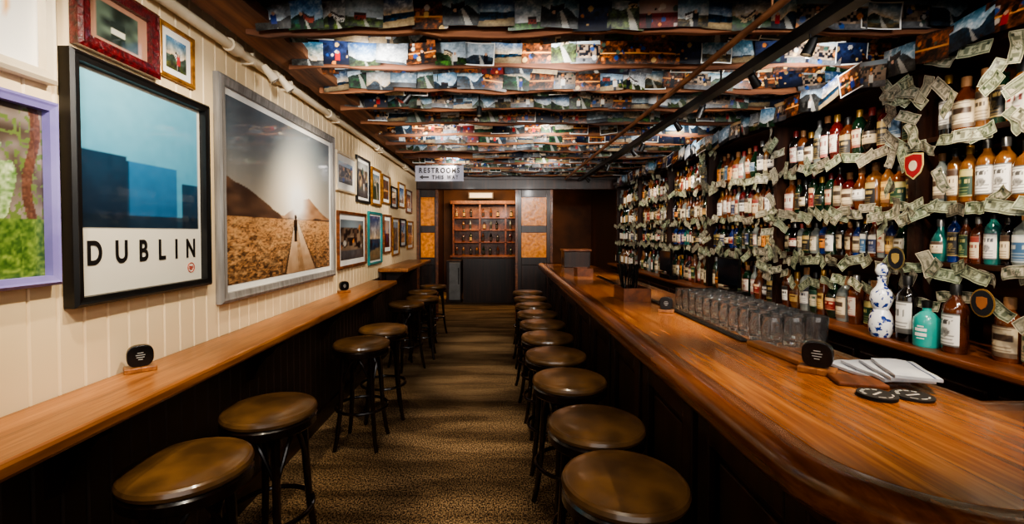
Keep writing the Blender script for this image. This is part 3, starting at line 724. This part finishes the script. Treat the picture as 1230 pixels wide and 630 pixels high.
# ---------------------------------------------------------------- banknotes
def notefn(seed):
    n=vnoise(seed); rr=random.Random(seed); base=rr.choice([(200,202,174),(212,208,182),(180,188,158),(210,200,176),(190,180,162)]); ink=rr.choice([(46,62,44),(52,64,50),(60,62,52)]); back=rr.random()<.3
    def f(u,v):
        e=min(u*2.3,(1-u)*2.3,v,1-v)
        if e<.07: return base
        if e<.15: return mix(ink,base,.15+.3*n(u*60,v*20))
        if back:
            if abs(u-.5)<.16 and abs(v-.5)<.14: return mix(base,ink,.75)
            if ((abs(u-.5)-.27)/.1)**2+((v-.5)/.3)**2<1: return mix(ink,base,.2+.5*n(u*40,v*20))
            return mix(base,ink,.25+.35*n(u*40,v*20))
        d=((u-.5)/.13)**2+((v-.5)/.38)**2
        if d<1: return mix(ink,base,1.3*n(u*40,v*16)-.1)
        if (abs(u-.13)<.06 or abs(u-.87)<.06) and (v>.58): return ink
        if abs(abs(u-.5)-.25)<.08 and abs(v-.5)<.25: return mix(base,ink,.65)
        return mix(base,ink,.40*n(u*40,v*20))
    return f
NOTE=[]
for i in range(26):
    a=U(-.009,.009); b=U(-.006,.006); c=U(.8,1.8); fd=U(.3,.7); fa=U(.2,.8)*random.choice([0,0,1]); d2=U(-.003,.003)
    def bend(u,v,x,z,a=a,b=b,c=c,fd=fd,fa=fa,d2=d2):
        y=-.010-abs(a)*.6+a*math.sin(u*math.pi*c)+b*math.sin(v*math.pi)+d2*math.sin(u*11+v*5)
        if u>fd: y-=(u-fd)*.156*math.sin(fa)*.5; x=(fd-.5)*.156+(u-fd)*.156*math.cos(fa)
        return (x,y,z+.25*a*math.sin(u*4)+d2*math.cos(u*9))
    NOTE.append(art('note',.156,.066,30,14,notefn(i+900),ARTM,bend))
NS=[]
def note(x,y,z,rx,grp,rz=0): NS.append((y,x,z,rx,grp,rz))
for z,g in((1.925,'banknotes along the top shelf edge'),(1.625,'banknotes along the middle shelf edge'),(1.36,'banknotes along the lower shelf edge')):
    y=1.15
    while y<7.4:
        note(XS-.018-U(0,.02),y,z-.018+U(-.026,.02),random.gauss(0,.4),g,U(-.3,.3))
        y+=U(.045,.10) if y<4.5 else U(.07,.12)
for p in PY[1:-1]:
    for k in range(26 if p<3.5 else 20):
        w=.15 if (p<3.5) else .09
        note(XS-.03-U(0,.035),p+random.gauss(0,w*.5),U(1.10,2.25),U(-1.3,1.3),'banknotes pinned up the shelf posts',U(-.35,.35))
for k in range(20):
    t=k/19; y=1.2+t*1.9; z=1.24-.06*abs(math.sin(t*math.pi*3))+U(-.02,.02); note(XS-.04,y,z,U(-.7,.7),'banknotes strung in a garland',U(-.3,.3))
for k in range(24):
    note(XS-.045-U(0,.02),U(1.2,2.2),U(2.03,2.24),U(-1.2,1.2),'banknotes pinned over the top shelf',U(-.3,.3))
for k in range(50):
    note(XS-.03-U(0,.02),U(1.2,6.5),random.choice([1.36,1.62,1.92,2.22])+U(-.06,.02),U(-1.5,1.5),'banknotes tucked over the shelf edges',U(-.4,.4))
NS.sort(key=lambda q:q[0])
print('notes',len(NS))
rest=[]
for i,(y,x,z,rx,grp,rz) in enumerate(NS):
    me=random.choice(NOTE); s=U(.68,.80); ax=U(-.22,.22)
    if i<300:
        o=ob('banknote',me,None,(x,y,z),(ax,rx,-math.pi/2+rz),label='creased green and cream banknote pinned to the bottle shelves',cat='banknote',group=grp); o.scale=(s,s,s)
    else: rest.append((me,Matrix.Translation((x,y,z))@Matrix.Rotation(-math.pi/2+rz,4,'Z')@Matrix.Rotation(rx,4,'Y')@Matrix.Rotation(ax,4,'X')@Matrix.Scale(s,4)))
if rest: ob('banknote',merged('notes',rest),label='many creased banknotes pinned along the furthest bottle shelves',cat='banknote',group='banknotes on the furthest shelves',kind='stuff')
def patch(y,z,kind,cols,label):
    o=empty('cloth_patch',(XS-.095,y,z),(0,0,-math.pi/2),label=label,cat='patch')
    def shape(s,kd):
        if kd=='shield': return [(-.045*s,.05*s),(0,.058*s),(.045*s,.05*s),(.048*s,.0),(.035*s,-.035*s),(0,-.062*s),(-.035*s,-.035*s),(-.048*s,0)]
        return [(.045*s*math.cos(k*math.pi/10),.055*s*math.sin(k*math.pi/10)) for k in range(20)][::-1]
    for i,(s,c) in enumerate(zip((1,.88,.42),cols)):
        P=shape(s,kind if i<2 else ('round' if kind=='shield' else 'shield')); n=len(P)
        mm=pm('patch_%d_%d_%d'%c,c,rough=.8)
        vs=[(x,-.002*i,zz) for x,zz in P]+[(x,-.002*i-.002,zz) for x,zz in P]
        fs=[tuple(range(n,2*n))[::-1],tuple(range(n))]+[(k,(k+1)%n,(k+1)%n+n,k+n) for k in range(n)]
        ob(['backing','field','emblem'][i],MB().add(vs,fs,mm).mesh('p'),o)
patch(2.02,1.80,'shield',((210,190,120),(150,26,34),(215,200,170)),'red shield shaped cloth patch with yellow border')
patch(2.1,1.38,'round',((120,104,60),(16,18,30),(180,150,80)),'black round cloth patch with gold emblem')
patch(1.72,1.23,'round',((140,104,50),(20,20,26),(160,96,50)),'dark oval cloth patch with orange emblem')
y=1.05
while y<7.2:
    ob('postcard',random.choice(cards),None,(XS-.09,y,2.30+U(-.01,.01)),(U(-.15,.15),U(-.25,.25),-math.pi/2+U(-.15,.15)),label='colourful postcard strung along the top of the back bar',cat='postcard',group='postcards along the back bar cornice'); y+=U(.13,.17)
# ---------------------------------------------------------------- things on the bar
ob('bar_mat',MB().box(.945,.985,1.75,4.4,1.0705,1.078,BLACKP).mesh('m'),bevel=.003,label='long narrow black rubber bar mat on the counter',cat='bar mat')
ob('serving_board',MB().box(-.03,.03,-.14,.14,0,.016,LEDGEW).mesh('m'),None,(.985,1.58,1.0705),(0,0,.05),bevel=.004,label='narrow light wooden board lying on the bar',cat='board')
me=MB().lathe([(.001,0),(.034,0),(.035,.004),(.039,.06),(.0405,.112),(.0395,.1145),(.038,.112),(.0365,.06),(.031,.018),(.001,.016)],GLASS,24).mesh('g',True)
for i in range(11):
    for j in range(3):
        ob('drinking_glass',me,None,(1.035+j*.0835,1.70+i*.083+U(-.001,.001),1.0708),label='clear glass tumbler standing upright on the bar',cat='glass',group='clear glasses lined up on the bar')
lamp(.75,1.45,2.3,(1.12,2.05,1.1),62,40,(1,.95,.88),.9)  # bare light added to brighten the row of glasses
PALE=pm('marker_print',(170,170,166),(150,150,146),rough=.6)
def qr(x,y,z,rot,l,s=1.0):
    r=empty('table_marker',(x,y,z),(0,0,rot),label=l,cat='table sign'); r.scale=(s,s,s)
    ob('base',MB().box(-.048,.048,-.030,.030,0,.018,LEDGEW).mesh('b'),r,bevel=.003)
    P=[]
    for k in range(36):
        a=2*math.pi*k/36; c_,s_=math.cos(a),math.sin(a); e=.72
        P.append((.040*math.copysign(abs(c_)**e,c_),.040*math.copysign(abs(s_)**e,s_)+.057))
    n=len(P); vs=[(x_,-.014,z_) for x_,z_ in P]+[(x_,.014,z_) for x_,z_ in P]
    fs=[tuple(range(n)),tuple(range(2*n-1,n-1,-1))]+[(i,i+n,(i+1)%n+n,(i+1)%n) for i in range(n)]
    ob('plaque',MB().add(vs,fs,BLACKP).mesh('d'),r,bevel=.003)
    for dz,wd in((.012,.009),(.004,.014),(-.004,.012),(-.012,.007)):
        ob('print',MB().box(-wd,wd,-.0005,.0005,dz-.0012,dz+.0012,PALE).mesh('d'),r,(0,-.0145,.057))
qr(-1.335,1.66,.9865,.75,'small rounded black marker block on a wooden base')
qr(-1.335,3.85,.9865,.75,'small rounded black marker block on a wooden base')
qr(.975,1.37,1.0705,-.75,'small rounded black marker block on a wooden base')
qr(.90,2.42,1.0705,-.4,'small rounded black marker block on a wooden base',.85)
BLUES=pm('blue_stripe',(60,80,120),(50,70,110),rough=.8); CLOTH=pm('napkin_cloth',(214,216,220),(190,194,202),(12,12,12),.85,bump=.3)
def napkin(x,y,z,rot,w,d,T=.008):
    m=MB(); n=10; vs=[];fs=[]
    def zz(u,v): return .002*math.sin(u*7+x*9)*v+.001*math.sin(v*9)
    r=empty('folded_napkin',(x,y,z),(0,0,rot),label='folded white cloth napkin with blue stripe on the bar',cat='napkin',group='folded napkins on the bar')
    for lyr in(0,T):
        for j in range(n+1):
            for i in range(n+1): u=i/n;v=j/n; vs.append(((u-.5)*w,(v-.5)*d,.003+lyr+zz(u,v)))
    N=(n+1)**2
    for j in range(n):
        for i in range(n):
            a=j*(n+1)+i; fs.append((a+N,a+N+1,a+N+n+2,a+N+n+1)); fs.append((a,a+n+1,a+n+2,a+1))
    for i in range(n): fs+= [(i,i+1,i+1+N,i+N),(n*(n+1)+i,n*(n+1)+i+N,n*(n+1)+i+1+N,n*(n+1)+i+1),(i*(n+1),i*(n+1)+N,(i+1)*(n+1)+N,(i+1)*(n+1)),(i*(n+1)+n,(i+1)*(n+1)+n,(i+1)*(n+1)+n+N,i*(n+1)+n+N)]
    m.add(vs,fs,CLOTH); ob('cloth',m.mesh('n',True),r)
    vs=[];fs=[]
    for j in range(n+1):
        v=j/n
        for u in(.82,.87): vs.append(((u-.5)*w,(v-.5)*d,.0035+T+zz(u,v)))
    for j in range(n): fs.append((2*j,2*j+1,2*j+3,2*j+2))
    ob('stripe',MB().add(vs,fs,BLUES).mesh('s'),r)
for i,(x,y,rt) in enumerate(((1.12,1.37,.12),(1.135,1.335,-.1),(1.15,1.30,-.3),(1.16,1.28,-.42))): napkin(x,y,1.0705+i*.0105,rt,.10,.19)
ob('serving_tray',MB().box(-.06,.06,-.045,.045,0,.012,MIDW).mesh('t'),None,(1.02,1.275,1.0705),(0,0,-.3),bevel=.004,label='small flat wooden tray on the bar',cat='tray')
CO=pm('coaster_black',(34,31,30),rough=.7); COW=pm('coaster_print',(210,204,194),rough=.7)
CM=MB().lathe([(.001,0),(.044,0),(.044,.003),(.001,.003)],CO,28).mesh('c')
def arcmesh(a0,a1,r0,r1):
    vs=[];fs=[]
    for k in range(9):
        a=a0+(a1-a0)*k/8
        vs+=[(r0*math.cos(a),r0*math.sin(a),.0034),(r1*math.cos(a),r1*math.sin(a),.0034)]
    for k in range(8): fs.append((2*k,2*k+1,2*k+3,2*k+2))
    return MB().add(vs,fs,COW).mesh('a')
AR=[arcmesh(a,a+.34,.028,.036) for a in (.4,.9,1.4,1.9,2.4)]+[arcmesh(a,a+.5,.030,.034) for a in(3.6,4.3,5.0)]
for i,(x,y) in enumerate(((.985,1.165),(.988,1.167),(.985,1.163),(1.075,1.165),(1.078,1.163))):
    k=i if i<3 else i-3
    o=ob('coaster',CM,None,(x,y,1.0708+k*.0034),(0,0,-.1+k*.3),label='round black drinks coaster with pale curved print',cat='coaster',group='coasters on the bar')
    if i in(2,4):
        for a in AR: ob('printed_mark',a,o)
        ob('printed_mark',MB().box(-.02,.02,-.003,.003,.0031,.0034,COW).mesh('a'),o)
def caddy(x,y,l,s=1.0):
    r=empty('bar_caddy',(x,y,1.0705),label=l,cat='caddy'); r.scale=(s,s,s)
    m=MB(); m.box(-.07,.07,-.1,.1,0,.012,MIDW); m.box(-.07,-.06,-.1,.1,.012,.07,MIDW); m.box(.06,.07,-.1,.1,.012,.07,MIDW); m.box(-.06,.06,-.1,-.09,.012,.07,MIDW); m.box(-.06,.06,.09,.1,.012,.07,MIDW); m.box(-.06,.06,-.005,.005,.012,.06,MIDW)
    ob('box',m.mesh('b'),r)
    ob('napkin_stack',MB().box(-.055,.055,-.085,-.01,.012,.05,WHITE).mesh('b'),r)
    return r
caddy(.85,2.88,'open wooden bar caddy holding straws and napkins',1.2)
STR=MB().cyl((0,0,0),(0,0,.21),.0045,BLACKP,n=6).mesh('straw')
for i in range(30):
    ob('straw',STR,None,(.85+U(-.055,.055),2.94+U(-.04,.04),1.087),(U(-.2,.2),U(-.2,.2),0),label='thin black drinking straw standing in the wooden caddy',cat='straw',group='straws in the bar caddy')
caddy(.84,4.5,'open wooden bar caddy further along the counter',1.1)
r=empty('menu_box',(.95,5.6,1.0705),label='dark wooden box with brown lid standing on the bar',cat='box')
ob('body',MB().box(-.16,.16,-.12,.15,0,.20,DARKW).mesh('b'),r,bevel=.006)
ob('lid',MB().box(-.175,.175,-.135,.165,.20,.225,MIDW).mesh('l'),r,bevel=.005)
SCR=pm('screen',(20,26,34),(12,16,22),rough=.1)
for y in(3.55,4.9):
    r=empty('cash_register',(1.84,y,1.0005),(0,0,-math.pi/2),label='black touch screen cash register on the back bar',cat='cash register')
    ob('base',MB().box(-.15,.15,-.04,.05,0,.05,BLACKP).mesh('b'),r,bevel=.006)
    ob('stand',MB().box(-.03,.03,0,.03,.05,.16,BLACKP).mesh('b'),r)
    ob('screen',MB().box(-.16,.16,-.035,-.015,.08,.30,BLACKP).box(-.148,.148,-.037,-.035,.092,.288,SCR).mesh('b'),r)
# ---------------------------------------------------------------- lights
def area(loc,rot,sx,sy,e,col=(1,.86,.7)):
    L=bpy.data.lights.new('area','AREA'); L.shape='RECTANGLE'; L.size=sx; L.size_y=sy; L.energy=e; L.color=col
    o=bpy.data.objects.new('area_lamp',L); COL.objects.link(o); o.location=loc; o.rotation_euler=rot; return o
area((.3,-1.8,1.8),(math.radians(104),0,0),3.0,1.0,32,(1,.95,.9))  # unseen fill light added behind the camera, no window built
area((-.3,10.2,2.5),(math.radians(25),0,0),1.6,.6,85,(1,.64,.34))
w=bpy.data.worlds.new('w'); bpy.context.scene.world=w; w.use_nodes=True
bg=w.node_tree.nodes['Background']; bg.inputs[0].default_value=(.9,.8,.7,1); bg.inputs[1].default_value=.06
try: bpy.context.scene.view_settings.look='AgX - Medium High Contrast'
except Exception as ex: print(ex)
# ---------------------------------------------------------------- camera
c=bpy.data.cameras.new('camera'); co=bpy.data.objects.new('camera',c); COL.objects.link(co)
c.sensor_width=36; c.lens=36*540/1230; co.location=(0,0,1.5); co.rotation_euler=(math.radians(90-1.3),0,0)
c.shift_x=15/1230; c.shift_y=-23/1230; c.clip_start=.02
bpy.context.scene.camera=co
